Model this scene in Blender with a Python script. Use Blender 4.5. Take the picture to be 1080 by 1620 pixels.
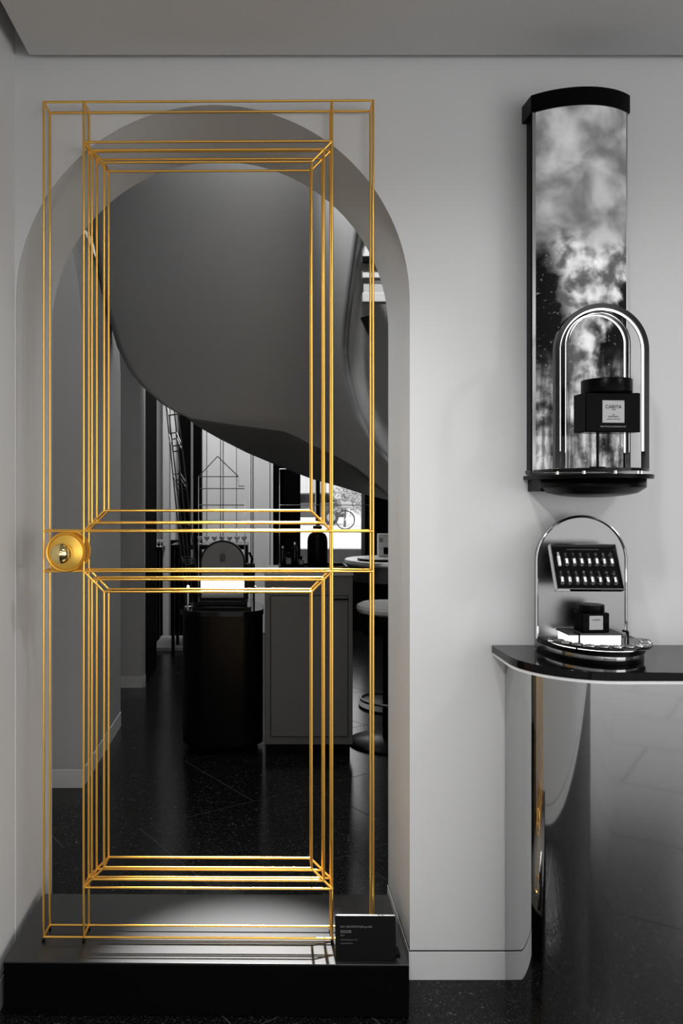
import bpy, math, random
from mathutils import Vector, Matrix
random.seed(7)
for o in list(bpy.data.objects): bpy.data.objects.remove(o)
S = bpy.context.scene
COL = S.collection
PI = math.pi

# ------------------------------------------------------------------ camera
F, CX, CY, EYE = 1300.0, 415.0, 782.0, 1.25      # focal length and principal point in pixels, eye height in metres
cam = bpy.data.cameras.new('camera'); camo = bpy.data.objects.new('camera', cam); COL.objects.link(camo)
camo.location = (0, 0, EYE); camo.rotation_euler = (PI/2, 0, 0)
cam.sensor_fit = 'VERTICAL'; cam.sensor_height = 36; cam.lens = 36*F/1620
cam.shift_x = (540-CX)/1620; cam.shift_y = (CY-810)/1620
cam.clip_start = 0.02; cam.clip_end = 200
S.camera = camo
# ------------------------------------------------------------------ world, exposure
w = bpy.data.worlds.new('overcast_sky'); S.world = w; w.use_nodes = True
w.node_tree.nodes['Background'].inputs[0].default_value = (1, 1, 1, 1)
w.node_tree.nodes['Background'].inputs[1].default_value = 2.8
S.view_settings.view_transform = 'Standard'; S.view_settings.look = 'None'
S.view_settings.exposure = 0.0; S.view_settings.gamma = 1; S.view_settings.use_curve_mapping = False

def spot(name, loc, target, power, angle, blend=.6, size=.03):
    l = bpy.data.lights.new(name, 'SPOT'); l.energy = power; l.spot_size = math.radians(angle)
    l.spot_blend = blend; l.shadow_soft_size = size
    o = bpy.data.objects.new(name, l); COL.objects.link(o); o.location = loc
    o.rotation_euler = (Vector(target)-Vector(loc)).to_track_quat('-Z', 'Y').to_euler()
    return o
def area(name, loc, target, power, sx, sy):
    l = bpy.data.lights.new(name, 'AREA'); l.energy = power; l.shape = 'RECTANGLE'; l.size = sx; l.size_y = sy
    o = bpy.data.objects.new(name, l); COL.objects.link(o); o.location = loc
    o.rotation_euler = (Vector(target)-Vector(loc)).to_track_quat('-Z', 'Y').to_euler()
    return o
spot('ceiling_spot_near_display', (.30, .95, 2.35), (.60, 2.117, .95), 27, 80, 1, .05)
spot('ceiling_spot_right', (1.75, .95, 2.35), (1.15, 2.117, .95), 28, 80, 1, .05)
spot('ceiling_spot_left', (-.35, .75, 2.35), (.36, 2.30, .9), 70, 46, 1, .05)
spot('ceiling_spot_left_wall', (.55, 1.2, 2.35), (-.64, 1.95, .9), 36, 70, 1, .05).data.color = (.94, .975, 1)
spot('arch_downlight', (.13, 3.10, 3.20), (-.05, 1.90, .117), 5200, 14, 1, .02)
area('shop_fill_light', (.9, -1.2, 2.35), (.9, -1.2, 0), 25, 2.4, 1.2)  # added area lamp, out of view, general fill for the front room
area('salon_front_fill', (-.1, 2.85, 3.22), (-.1, 3.3, 1.8), 8, 1.2, .3)  # added fill above the arch, brightens the upper stair face
area('salon_ceiling_fill', (-.3, 5.9, 3.1), (-.3, 5.9, 0), 40, 1.0, 1.4)  # added unseen fill, lifts the salon piers and panels to grey
spot('salon_fill_jamb', (-1.1, 2.95, 2.7), (.38, 2.28, 1.0), 74, 52, 1, .06).data.color = (.92, .97, 1)  # added unseen lamp that brightens the right arch jamb
spot('salon_fill_stair', (.30, 2.95, 3.1), (.62, 4.0, 2.0), 110, 36, 1, .05)  # added unseen lamp that brightens the inner wall of the stair
spot('fill_spot_floor', (1.35, .55, 2.35), (1.35, .45, 0), 90, 75, 1, .05)  # added out of view so the steel counter mirrors a lit floor
spot('salon_spot_panels', (-.25, 5.9, 3.1), (-.25, 7.4, 1.2), 80, 70, .8, .05)

# ------------------------------------------------------------------ helpers
def P(px, py, Y):
    """a point measured on the photograph, at depth Y metres from the camera"""
    return Vector(((px-CX)*Y/F, Y, EYE+(CY-py)*Y/F))
def X_(px, Y): return (px-CX)*Y/F
def Z_(py, Y): return EYE+(CY-py)*Y/F

WLOC = {}
class MB:
    def __init__(s): s.v = []; s.f = []
    def add(s, vs, fs):
        n = len(s.v); s.v += [tuple(v) for v in vs]; s.f += [tuple(i+n for i in f) for f in fs]; return s
    def box(s, x0, x1, y0, y1, z0, z1):
        vs = [(x, y, z) for x in (x0, x1) for y in (y0, y1) for z in (z0, z1)]
        return s.add(vs, [(0,1,3,2),(4,6,7,5),(0,4,5,1),(2,3,7,6),(0,2,6,4),(1,5,7,3)])
    def obox(s, c, ax, ay, az):
        c, ax, ay, az = map(Vector, (c, ax, ay, az))
        vs = [c+ax*i+ay*j+az*k for i in (-1,1) for j in (-1,1) for k in (-1,1)]
        return s.add(vs, [(0,1,3,2),(4,6,7,5),(0,4,5,1),(2,3,7,6),(0,2,6,4),(1,5,7,3)])
    def prism(s, poly, axis, d0, d1):
        """poly: 2-D outline; axis 'Y' -> (x,z) outline, 'Z' -> (x,y), 'X' -> (y,z)"""
        n = len(poly)
        if axis == 'Y': mk = lambda p, d: (p[0], d, p[1])
        elif axis == 'Z': mk = lambda p, d: (p[0], p[1], d)
        else: mk = lambda p, d: (d, p[0], p[1])
        vs = [mk(p, d0) for p in poly]+[mk(p, d1) for p in poly]
        fs = [tuple(range(n))[::-1], tuple(range(n, 2*n))]+[(i, (i+1) % n, n+(i+1) % n, n+i) for i in range(n)]
        return s.add(vs, fs)
    def tube(s, pts, r, n=8, closed=False):
        pts = [Vector(p) for p in pts]; m = len(pts); rings = []; prev = None
        for i, p in enumerate(pts):
            if closed: d = pts[(i+1) % m]-pts[i-1]
            else: d = pts[min(i+1, m-1)]-pts[max(i-1, 0)]
            d.normalize()
            if prev is None:
                a = d.orthogonal().normalized()
            else:
                a = (prev-d*prev.dot(d)).normalized()
            prev = a; b = d.cross(a)
            rr = r[i] if isinstance(r, (list, tuple)) else r
            rings.append([p+(a*math.cos(t)+b*math.sin(t))*rr for t in [2*PI*k/n for k in range(n)]])
        vs = [q for R in rings for q in R]; fs = []
        for i in range(m if closed else m-1):
            j = (i+1) % m
            for k in range(n): fs.append((i*n+k, i*n+(k+1) % n, j*n+(k+1) % n, j*n+k))
        if not closed: fs += [tuple(range(n))[::-1], tuple(range((m-1)*n, m*n))]
        return s.add(vs, fs)
    def lathe(s, prof, c, n=32, axis='Z', a0=0, a1=2*PI):
        c = Vector(c); full = abs(a1-a0-2*PI) < 1e-6; k = n if full else n+1
        vs = []
        for (r, h) in prof:
            for i in range(k):
                t = a0+(a1-a0)*i/n
                if axis == 'Z': vs.append(c+Vector((r*math.cos(t), r*math.sin(t), h)))
                elif axis == 'Y': vs.append(c+Vector((r*math.cos(t), h, r*math.sin(t))))
                else: vs.append(c+Vector((h, r*math.cos(t), r*math.sin(t))))
        fs = []; m = len(prof)
        for j in range(m-1):
            for i in range(n):
                i2 = (i+1) % k
                fs.append((j*k+i, j*k+i2, (j+1)*k+i2, (j+1)*k+i))
        if full:
            fs += [tuple(range(k))[::-1], tuple(range((m-1)*k, m*k))]
        return s.add(vs, fs)
    def grid(s, rows):
        m, n = len(rows), len(rows[0])
        return s.add([p for r in rows for p in r], [(i*n+j, i*n+j+1, (i+1)*n+j+1, (i+1)*n+j) for i in range(m-1) for j in range(n-1)])
    def build(s, name, material, parent=None, bevel=0, smooth=True, solid=0, angle=35, fixn=True):
        me = bpy.data.meshes.new(name)
        c = Vector([(min(v[i] for v in s.v)+max(v[i] for v in s.v))/2 for i in range(3)])
        if parent is None: c.z = min(v[2] for v in s.v)
        me.from_pydata([Vector(v)-c for v in s.v], [], s.f); me.update()
        if fixn:
            import bmesh
            bm = bmesh.new(); bm.from_mesh(me); bmesh.ops.recalc_face_normals(bm, faces=bm.faces); bm.to_mesh(me); bm.free()
        if smooth:
            me.shade_smooth(); me.set_sharp_from_angle(angle=math.radians(angle))
        me.materials.append(material)
        o = bpy.data.objects.new(name, me); COL.objects.link(o)
        place(o, c, parent)
        if solid:
            md = o.modifiers.new('thickness', 'SOLIDIFY'); md.thickness = solid; md.offset = 0
        if bevel:
            md = o.modifiers.new('bevel', 'BEVEL'); md.width = bevel; md.segments = 2; md.limit_method = 'ANGLE'
        return o
def place(o, c, parent):
    WLOC[o] = Vector(c)
    if parent is not None:
        o.parent = parent; o.location = Vector(c)-WLOC[parent]
    else: o.location = c
def tag(o, label, cat, group=None, kind=None):
    if label: o['label'] = label
    if cat: o['category'] = cat
    if group: o['group'] = group
    if kind: o['kind'] = kind
    return o
def thing(name, loc, label, cat, group=None):
    o = bpy.data.objects.new(name, None); COL.objects.link(o); o.empty_display_size = .1
    place(o, Vector(loc), None); return tag(o, label, cat, group)
def struct(o, label=None):
    o['kind'] = 'structure'
    if label: o['label'] = label
    return o
def plabel(o, label): o['label'] = label; return o
_rod = {}
def rod(name, a, b, r, material, parent, n=10):
    """a straight round rod from a to b, shared unit mesh per material"""
    key = (material.name, n)
    if key not in _rod:
        m = MB(); m.lathe([(1, -.5), (1, .5)], (0, 0, 0), n)
        me = bpy.data.meshes.new('rod'); me.from_pydata(m.v, [], m.f); me.shade_smooth(); me.set_sharp_from_angle(angle=.9)
        me.materials.append(material); _rod[key] = me
    a, b = Vector(a), Vector(b)
    o = bpy.data.objects.new(name, _rod[key]); COL.objects.link(o)
    place(o, (a+b)/2, parent)
    o.rotation_mode = 'QUATERNION'; o.rotation_quaternion = (b-a).to_track_quat('Z', 'Y')
    o.scale = (r, r, (b-a).length+r*1.2)
    return o
def text(name, body, c, height, material, parent, right=(1,0,0), up=(0,0,1), align='CENTER', bold=0, space=1.0):
    cu = bpy.data.curves.new(name, 'FONT'); cu.body = body; cu.size = 1; cu.align_x = align; cu.align_y = 'CENTER'
    cu.extrude = .004; cu.offset = bold; cu.space_character = space
    t = bpy.data.objects.new('tmp', cu); COL.objects.link(t)
    dg = bpy.context.evaluated_depsgraph_get(); me = bpy.data.meshes.new_from_object(t.evaluated_get(dg))
    bpy.data.objects.remove(t)
    r, u = Vector(right).normalized(), Vector(up).normalized(); n = r.cross(u)
    M = Matrix((r, u, n)).transposed().to_4x4()
    me.transform(M @ Matrix.Scale(height/.7, 4)); me.materials.clear(); me.materials.append(material)
    o = bpy.data.objects.new(name, me); COL.objects.link(o); place(o, Vector(c), parent); return o

# ------------------------------------------------------------------ materials
def mat(name, col, rough=.5, metal=0, spec=.5, emit=0, var=0, vscale=6, bump=0, bscale=200, aniso=0, coat=0):
    m = bpy.data.materials.new(name); m.use_nodes = True
    nt = m.node_tree; b = nt.nodes['Principled BSDF']
    if not isinstance(col, (tuple, list)): col = (col, col, col)
    b.inputs['Base Color'].default_value = (*col, 1); b.inputs['Roughness'].default_value = rough
    b.inputs['Metallic'].default_value = metal; b.inputs['Specular IOR Level'].default_value = spec
    if coat: b.inputs['Coat Weight'].default_value = coat; b.inputs['Coat Roughness'].default_value = .05
    if emit:
        b.inputs['Emission Color'].default_value = (*col, 1); b.inputs['Emission Strength'].default_value = emit
    tc = nt.nodes.new('ShaderNodeTexCoord')
    if var:
        nz = nt.nodes.new('ShaderNodeTexNoise'); nz.inputs['Scale'].default_value = vscale; nz.inputs['Detail'].default_value = 5
        nt.links.new(tc.outputs['Object'], nz.inputs['Vector'])
        mx = nt.nodes.new('ShaderNodeMix'); mx.data_type = 'RGBA'
        mx.inputs['A'].default_value = (*[c*(1-var) for c in col], 1); mx.inputs['B'].default_value = (*[min(1, c*(1+var)) for c in col], 1)
        nt.links.new(nz.outputs['Fac'], mx.inputs['Factor']); nt.links.new(mx.outputs['Result'], b.inputs['Base Color'])
    if bump:
        nz = nt.nodes.new('ShaderNodeTexNoise'); nz.inputs['Scale'].default_value = bscale; nz.inputs['Detail'].default_value = 3
        nt.links.new(tc.outputs['Object'], nz.inputs['Vector'])
        bp = nt.nodes.new('ShaderNodeBump'); bp.inputs['Strength'].default_value = bump; bp.inputs['Distance'].default_value = .002
        nt.links.new(nz.outputs['Fac'], bp.inputs['Height']); nt.links.new(bp.outputs['Normal'], b.inputs['Normal'])
    return m
M = {}
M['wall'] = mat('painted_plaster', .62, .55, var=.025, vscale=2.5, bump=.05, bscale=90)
M['ceiling'] = mat('painted_ceiling', .58, .7, var=.02, vscale=2)
M['base'] = mat('painted_skirting', .62, .45, var=.03, vscale=9)
M['groove'] = mat('shadow_joint', .02, .9)
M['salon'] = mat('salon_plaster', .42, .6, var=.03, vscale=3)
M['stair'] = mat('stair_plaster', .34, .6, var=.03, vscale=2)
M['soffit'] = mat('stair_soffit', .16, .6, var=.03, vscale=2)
M['pale'] = mat('pale_panel', .62, .5, var=.03, vscale=4)
M['black'] = mat('black_lacquer', .002, .3, spec=.06, var=.2, vscale=20)
M['blackgloss'] = mat('black_gloss', .002, .08, spec=.2, var=.2, vscale=20)
M['blackmatte'] = mat('black_matte', .002, .7, spec=.02, var=.2, vscale=20)
M['plinth'] = mat('plinth_top_lit_tone', .012, .44, spec=.7, var=.2, vscale=15)
M['chrome'] = mat('chrome', .82, .06, 1)
M['brushed'] = mat('brushed_steel', .42, .26, 1, var=.08, vscale=3)
M['steel'] = mat('mirror_polished_steel', .5, .045, 1, bump=.02, bscale=12)
M['white'] = mat('white_lacquer', .8, .3, var=.02)
M['cushion'] = mat('white_upholstery', .75, .8, var=.05, bump=.3)
M['greycab'] = mat('grey_cabinet_paint', .085, .5, var=.05)
M['led'] = mat('led_strip', .95, .5, emit=1.8)
M['ledbox'] = mat('light_box', .95, .5, emit=3.0)
M['print'] = mat('white_print', .34, .6, var=.03)
M['printdark'] = mat('dark_print', .02, .6, var=.03)
M['labelgrey'] = mat('silver_label', .36, .5, .2, var=.03)
M['jarblack'] = mat('black_jar_glass', .0015, .2, spec=.03, var=.2)
M['darkchrome'] = mat('black_chrome', .03, .12, 1, var=.05)
M['panelsteel'] = mat('satin_panel_steel', .20, .3, 1, var=.06, vscale=3)
M['wirechrome'] = mat('silver_wire', .6, .2, 1, var=.05)
M['wiredark'] = mat('dark_wire', .12, .35, 1, var=.05)
M['stone'] = mat('pale_stone', .45, .7, var=.25, vscale=5)
M['street'] = mat('pale_pavement', .45, .8, var=.08, vscale=2)
M['grey'] = mat('mid_grey', .3, .6, var=.1)
M['darkgrey'] = mat('dark_grey', .05, .5, var=.1)
M['leaf'] = mat('grey_leaf', .22, .6, var=.4, vscale=3)
M['tyre'] = mat('tyre_rubber', .03, .7, var=.1)
M['gold'] = mat('gold_wire', (1.0, .58, .12), .29, 1)
M['goldsatin'] = mat('satin_gold', (1.0, .59, .11), .36, 1, var=.05, vscale=40)
M['goldball'] = mat('polished_gold', (1.0, .78, .34), .06, 1, var=.03, vscale=40)
def glass_mat(name, rough=.02, tint=.97, ior=1.45):
    m = bpy.data.materials.new(name); m.use_nodes = True; nt = m.node_tree
    b = nt.nodes['Principled BSDF']; b.inputs['Base Color'].default_value = (tint, tint, tint, 1)
    b.inputs['Roughness'].default_value = rough; b.inputs['Transmission Weight'].default_value = 1; b.inputs['IOR'].default_value = ior
    nz = nt.nodes.new('ShaderNodeTexNoise'); nz.inputs['Scale'].default_value = 8
    r = nt.nodes.new('ShaderNodeMapRange'); r.inputs['To Min'].default_value = rough; r.inputs['To Max'].default_value = rough+.01
    nt.links.new(nz.outputs['Fac'], r.inputs['Value']); nt.links.new(r.outputs['Result'], b.inputs['Roughness'])
    return m
M['glass'] = glass_mat('clear_glass')
M['ampglass'] = glass_mat('ampoule_glass', .03, .8)
def pane_mat():
    m = bpy.data.materials.new('window_pane'); m.use_nodes = True; nt = m.node_tree
    out = nt.nodes['Material Output']; nt.nodes.remove(nt.nodes['Principled BSDF'])
    t = nt.nodes.new('ShaderNodeBsdfTransparent'); g = nt.nodes.new('ShaderNodeBsdfGlossy'); g.inputs['Roughness'].default_value = .02
    lw = nt.nodes.new('ShaderNodeFresnel'); mx = nt.nodes.new('ShaderNodeMixShader')
    nt.links.new(lw.outputs[0], mx.inputs[0]); nt.links.new(t.outputs[0], mx.inputs[1]); nt.links.new(g.outputs[0], mx.inputs[2])
    nt.links.new(mx.outputs[0], out.inputs[0]); return m
M['pane'] = pane_mat()
def terrazzo():
    m = mat('black_terrazzo', .006, .2, spec=.16); nt = m.node_tree; b = nt.nodes['Principled BSDF']
    tc = nt.nodes.new('ShaderNodeTexCoord'); add = nt.nodes.new('ShaderNodeVectorMath')
    oi = nt.nodes.new('ShaderNodeObjectInfo')
    nt.links.new(tc.outputs['Object'], add.inputs[0]); nt.links.new(oi.outputs['Random'], add.inputs[1])
    fac = None
    for sc, lo, hi, amp in ((55, .77, .92, .15), (160, .73, .88, .11), (14, .84, .92, .10)):
        v = nt.nodes.new('ShaderNodeTexNoise'); v.inputs['Scale'].default_value = sc; v.inputs['Detail'].default_value = 4; v.inputs['Roughness'].default_value = .75
        nt.links.new(add.outputs[0], v.inputs['Vector'])
        r = nt.nodes.new('ShaderNodeMapRange'); r.inputs['From Min'].default_value = lo-.17; r.inputs['From Max'].default_value = hi-.14
        r.inputs['To Max'].default_value = amp; nt.links.new(v.outputs['Fac'], r.inputs['Value'])
        if fac is None: fac = r.outputs['Result']
        else:
            a = nt.nodes.new('ShaderNodeMath'); nt.links.new(fac, a.inputs[0]); nt.links.new(r.outputs['Result'], a.inputs[1]); fac = a.outputs[0]
    a = nt.nodes.new('ShaderNodeMath'); a.inputs[1].default_value = .005; nt.links.new(fac, a.inputs[0])
    nt.links.new(a.outputs[0], b.inputs['Base Color'])
    return m
M['tile'] = terrazzo()
M['joint'] = mat('grey_tile_joint', .06, .8, var=.2)
def screen_mat():
    m = bpy.data.materials.new('led_screen'); m.use_nodes = True; nt = m.node_tree; L = nt.links.new
    b = nt.nodes['Principled BSDF']; b.inputs['Base Color'].default_value = (.01, .01, .01, 1); b.inputs['Roughness'].default_value = .4; b.inputs['Specular IOR Level'].default_value = .05
    tc = nt.nodes.new('ShaderNodeTexCoord'); sx = nt.nodes.new('ShaderNodeSeparateXYZ'); L(tc.outputs['Generated'], sx.inputs[0])
    def mth(op, a, c=None, clamp=False):
        n = nt.nodes.new('ShaderNodeMath'); n.operation = op; n.use_clamp = clamp
        for i, q in enumerate((a, c)):
            if q is None: continue
            if isinstance(q, (int, float)): n.inputs[i].default_value = q
            else: L(q, n.inputs[i])
        return n.outputs[0]
    def rng(v, a, c, d=0, e=1):
        n = nt.nodes.new('ShaderNodeMapRange'); n.interpolation_type = 'SMOOTHSTEP'
        for i, q in zip(('From Min', 'From Max', 'To Min', 'To Max'), (a, c, d, e)): n.inputs[i].default_value = q
        L(v, n.inputs['Value']); return n.outputs[0]
    def noise(sc, mx, mz, det=6, dist=0, off=0):
        mp = nt.nodes.new('ShaderNodeMapping'); mp.inputs['Scale'].default_value = (mx, 0, mz); mp.inputs['Location'].default_value = (off, 0, off)
        L(tc.outputs['Generated'], mp.inputs[0]); n = nt.nodes.new('ShaderNodeTexNoise')
        n.inputs['Scale'].default_value = sc; n.inputs['Detail'].default_value = det; n.inputs['Distortion'].default_value = dist
        L(mp.outputs[0], n.inputs['Vector']); return n.outputs['Fac']
    x, z = sx.outputs[0], sx.outputs[2]
    soft = noise(2.2, 1, 4, 4, .3, 3.1); fine = noise(4.5, 1, 4, 8, .15, 8.0); tiny = noise(26, 1, 4, 5, 0, 1.0); streak = noise(6, 3.0, 1.6, 6, .1, 5.0)
    top = mth('ADD', .16, mth('MULTIPLY', rng(soft, .35, .72), .42))
    cx = mth('ADD', .45, mth('MULTIPLY', rng(z, .3, .62), .2))
    d = mth('ABSOLUTE', mth('SUBTRACT', x, mth('ADD', cx, mth('MULTIPLY', mth('SUBTRACT', fine, .5), .55))))
    wd = rng(z, .30, .66, .10, .52)
    plume = rng(mth('SUBTRACT', d, wd), -.08, .08, 1, 0)
    midb = mth('MULTIPLY', plume, mth('ADD', .12, mth('MULTIPLY', rng(fine, .38, .66), .85)))
    speck = mth('MULTIPLY', rng(tiny, .60, .74), .45)
    mid = mth('ADD', midb, mth('MULTIPLY', speck, .6))
    low = mth('ADD', mth('MULTIPLY', mth('ADD', .25, rng(streak, .36, .70)), mth('ADD', .04, mth('MULTIPLY', rng(fine, .36, .66), .75))), mth('MULTIPLY', speck, .7))
    zz = mth('ADD', z, mth('MULTIPLY', mth('SUBTRACT', soft, .5), .12))
    t1 = rng(zz, .60, .68); t2 = rng(zz, .20, .34)
    def lerp(a, c, t): return mth('ADD', mth('MULTIPLY', a, mth('SUBTRACT', 1, t)), mth('MULTIPLY', c, t))
    v = lerp(low, lerp(mid, top, t1), t2)
    # diode grid
    gx = mth('SINE', mth('MULTIPLY', x, 2*PI*48)); gz = mth('SINE', mth('MULTIPLY', z, 2*PI*190))
    g = mth('ADD', .86, mth('MULTIPLY', mth('MULTIPLY', gx, gz), .16))
    v = mth('MULTIPLY', v, g)
    L(v, b.inputs['Emission Strength']); b.inputs['Emission Color'].default_value = (1, 1, 1, 1)
    return m
M['screen'] = screen_mat()

# ------------------------------------------------------------------ the setting, front room
YW, YB = 2.117, 2.480            # front and back face of the wall with the arch
XL = -.637                       # left wall
AL, AR = -.635, .3795; AC = (AL+AR)/2; ARAD = (AR-AL)/2; SPR = 2.253-ARAD
CEIL = 2.37
arch = [(AC-ARAD*math.cos(PI*i/72), SPR+ARAD*math.sin(PI*i/72)) for i in range(73)]
poly = [(-1.7, 0), (AL, 0)]+arch+[(AR, 0), (3.3, 0), (3.3, 3.3), (-1.7, 3.3)]
m = MB(); m.prism(poly, 'Y', YW, YB)
struct(m.build('wall_back', M['wall']), 'pale grey plaster wall with a tall round arch opening')
struct(MB().box(XL-.12, XL, -3.2, YW, 0, 2.62).build('wall_left', M['wall']), 'pale grey side wall at the left edge')
struct(MB().box(XL, 3.3, -3.32, -3.2, 1.45, 2.62).build('wall_front_mask', M['wall']))  # unseen upper band, added to keep sky light off the upper walls
struct(MB().box(3.3, 3.42, .5, YB, 0, 2.62).build('wall_right', M['wall']))  # unseen; stops short, leaving an added opening for sky fill from the right
GAP = .043
struct(MB().box(XL+GAP, 3.28, -3.2, YW-.022, CEIL, CEIL+.05).build('ceiling', M['ceiling']), 'flat grey dropped ceiling with a shadow gap around it')
struct(MB().box(XL-.12, 3.42, -3.2, YW, CEIL+.11, CEIL+.2).build('ceiling_upper', M['ceiling']))
# skirting boards (proud 3 mm) and the dark joint above them
BH = .0726
def skirting(n, x0, x1, y0, y1, label=None):
    o = struct(MB().box(x0, x1, y0, y1, 0, BH).build('baseboard_%s' % n, M['base'], bevel=.001), label)
    e = .0012
    sx0, sx1, sy0, sy1 = x0, x1, y0, y1
    if x1-x0 > y1-y0: sy0 += .0018
    elif x0 < 0: sx1 -= .0018
    else: sx0 += .0018
    MB().box(sx0, sx1, sy0, sy1, BH, BH+.0032).build('shadow_joint', M['groove'], o, smooth=False)
    return o
skirting('back', AR+.0, 3.3, YW-.003, YW, 'painted skirting board along the arch wall')
skirting('jamb', AR-.003, AR, YW-.003, YB)
skirting('left', XL, XL+.003, -3.2, YW)

# floor: joint bed and terrazzo tiles
flo = struct(MB().box(-1.7, 3.42, -5.0, 7.7, -.06, -.0012).build('floor', M['joint']), 'polished black speckled stone tile floor')
def clip(poly, ax, lim, sgn):
    out = []
    for i in range(len(poly)):
        a, b = poly[i-1], poly[i]
        ia, ib = sgn*(a[ax]-lim) <= 0, sgn*(b[ax]-lim) <= 0
        if ia != ib:
            t = (lim-a[ax])/(b[ax]-a[ax]); out.append((a[0]+(b[0]-a[0])*t, a[1]+(b[1]-a[1])*t))
        if ib: out.append(b)
    return out
def clean(poly):
    out = []
    for p in poly:
        if not out or math.hypot(p[0]-out[-1][0], p[1]-out[-1][1]) > 1e-4: out.append(p)
    return out
TW, TH, ang = .80, .60, math.radians(33)
ca, sa = math.cos(ang), math.sin(ang)
for i in range(-14, 15):
    for j in range(-18, 19):
        u0, v0 = i*TW+(j % 2)*TW*.37, j*TH; g = .0022
        q = [(u0+g, v0+g), (u0+TW-g, v0+g), (u0+TW-g, v0+TH-g), (u0+g, v0+TH-g)]
        q = [(.6+u*ca-v*sa, .9+u*sa+v*ca) for u, v in q]
        for ax, lim, sg in ((0, -1.7, -1), (0, 3.3, 1), (1, -5.0, -1), (1, 7.7, 1)):
            if q: q = clip(q, ax, lim, sg)
        q = clean(q) if q else q
        if not q or len(q) < 3: continue
        ar = abs(sum(q[k-1][0]*q[k][1]-q[k][0]*q[k-1][1] for k in range(len(q))))/2
        if ar < .004: continue
        MB().prism(q, 'Z', -.02, 0).build('tile', M['tile'], flo, smooth=False)

# ------------------------------------------------------------------ the setting, salon behind the arch
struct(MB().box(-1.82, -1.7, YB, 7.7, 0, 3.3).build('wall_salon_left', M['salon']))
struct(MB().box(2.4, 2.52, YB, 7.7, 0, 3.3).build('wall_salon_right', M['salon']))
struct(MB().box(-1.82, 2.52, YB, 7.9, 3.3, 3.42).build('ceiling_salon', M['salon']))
# pier with flaring edge
y0, y1 = 3.50, 4.43
edge = [P(px, py, y0) for px, py in ((131, 545), (130, 515), (128, 485), (125, 457), (120.5, 428), (113, 392), (103, 352), (90, 310), (72, 268))]
pl = [(-1.7, 0), (edge[0].x, 0)]+[(p.x, p.z) for p in edge]+[(-1.7, edge[-1].z)]
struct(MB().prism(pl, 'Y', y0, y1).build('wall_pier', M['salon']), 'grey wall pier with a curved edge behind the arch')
struct(MB().box(-1.7, edge[0].x+.003, y0-.003, y1, 0, .078).build('baseboard_pier', M['base'], bevel=.001))
# second pier
xr = X_(228, 5.31)
pl = [(-1.7, 5.31), (xr-.03, 5.31)]+[(xr-.03+.03*math.sin(t), 5.34-.03*math.cos(t)) for t in [PI/2*k/8 for k in range(1, 9)]]+[(xr, 5.36), (-1.7, 5.36)]
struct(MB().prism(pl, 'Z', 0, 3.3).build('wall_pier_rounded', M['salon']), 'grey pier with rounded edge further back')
pl2 = [(x+.003 if x > -1.6 else x, y-.003 if y < 5.35 else y) for x, y in pl]
struct(MB().prism(pl2, 'Z', 0, .074).build('baseboard_pier_rounded', M['base']))
# far wall: pieces around the shop window
YF = 7.5
wx0, wx1, wz0, wz1 = X_(472, YF), X_(577, YF), Z_(867, YF), 2.7
m = MB(); m.box(-1.7, wx0, YF, YF+.2, 0, 3.3); m.box(wx1, 2.4, YF, YF+.2, 0, 3.3); m.box(wx0, wx1, YF, YF+.2, 0, wz0-.22); m.box(wx0, wx1, YF, YF+.2, wz1, 3.3)
struct(m.build('wall_far', M['blackmatte']), 'black far wall around the street window')
def trim(n, px0, px1, Y, th, material, z0=0, z1=3.3, label=None):
    return struct(MB().box(X_(px0, Y), X_(px1, Y), Y, Y+th, z0, z1).build('trim_%d' % n, material, bevel=.004), label)
trim(1, 244, 258, 7.30, .05, M['pale'], .84)
trim(2, 257, 267.5, 7.13, .12, M['salon'], label='slim grey pilaster near the leaning wire sculpture')
trim(3, 267, 283, 7.32, .05, M['pale'], .84)
struct(MB().box(-1.7, xr-.002, 5.362, 5.95, 0, 3.3).build('trim_10', M['blackmatte']))
trim(4, 283, 299.5, 7.20, .15, M['blackmatte'])
trim(5, 299, 306, 7.34, .05, M['white'], .62)
trim(6, 305.5, 318, 7.18, .15, M['blackmatte'])
xs = [318, 327, 349, 353, 374, 397, 400, 427, 433]
fl = struct(MB().box(X_(318, 7.46), X_(433, 7.46), 7.46, 7.5, 0, 3.3).build('wall_fluted', M['pale']), 'pale panelled wall with narrow vertical boards')
for k in range(len(xs)-1):
    MB().box(X_(xs[k], 7.4)+.003, X_(xs[k+1], 7.4)-.003, 7.40-(k % 3)*.025, 7.46, 0, 3.3).build('panel', M['pale'], fl, bevel=.004)
trim(7, 432.5, 441, 7.10, .3, M['blackmatte'])
trim(8, 441, 472, 7.25, .25, M['blackmatte'])
trim(9, 577, 640, 7.25, .25, M['blackmatte'])
# street window: frame, mullion, pane
fr = MB(); fr.box(wx0, wx0+.02, YF+.05, YF+.13, wz0-.22, wz1); fr.box(wx1-.02, wx1, YF+.05, YF+.13, wz0-.22, wz1); fr.box(wx0, wx1, YF+.05, YF+.13, wz0-.24, wz0-.22)
win = struct(fr.build('window_1', M['black']), 'street window with thin black frame')
MB().box(X_(500, YF), X_(506.5, YF), YF+.03, YF+.15, wz0-.22, wz1).build('mullion', M['black'], win)
MB().box(wx0, wx1, YF+.085, YF+.095, wz0-.22, wz1).build('pane', M['pane'], win)
# raised grey slab standing in for the lit floor patch near the podium
st = MB().box(X_(243, 6.6), X_(330, 6.6), 6.55, 7.1, 0, .03).build('floor_lit_patch', M['grey'], bevel=.003); struct(st, 'low grey slab standing in for a lit patch of floor by the pilaster')

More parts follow.
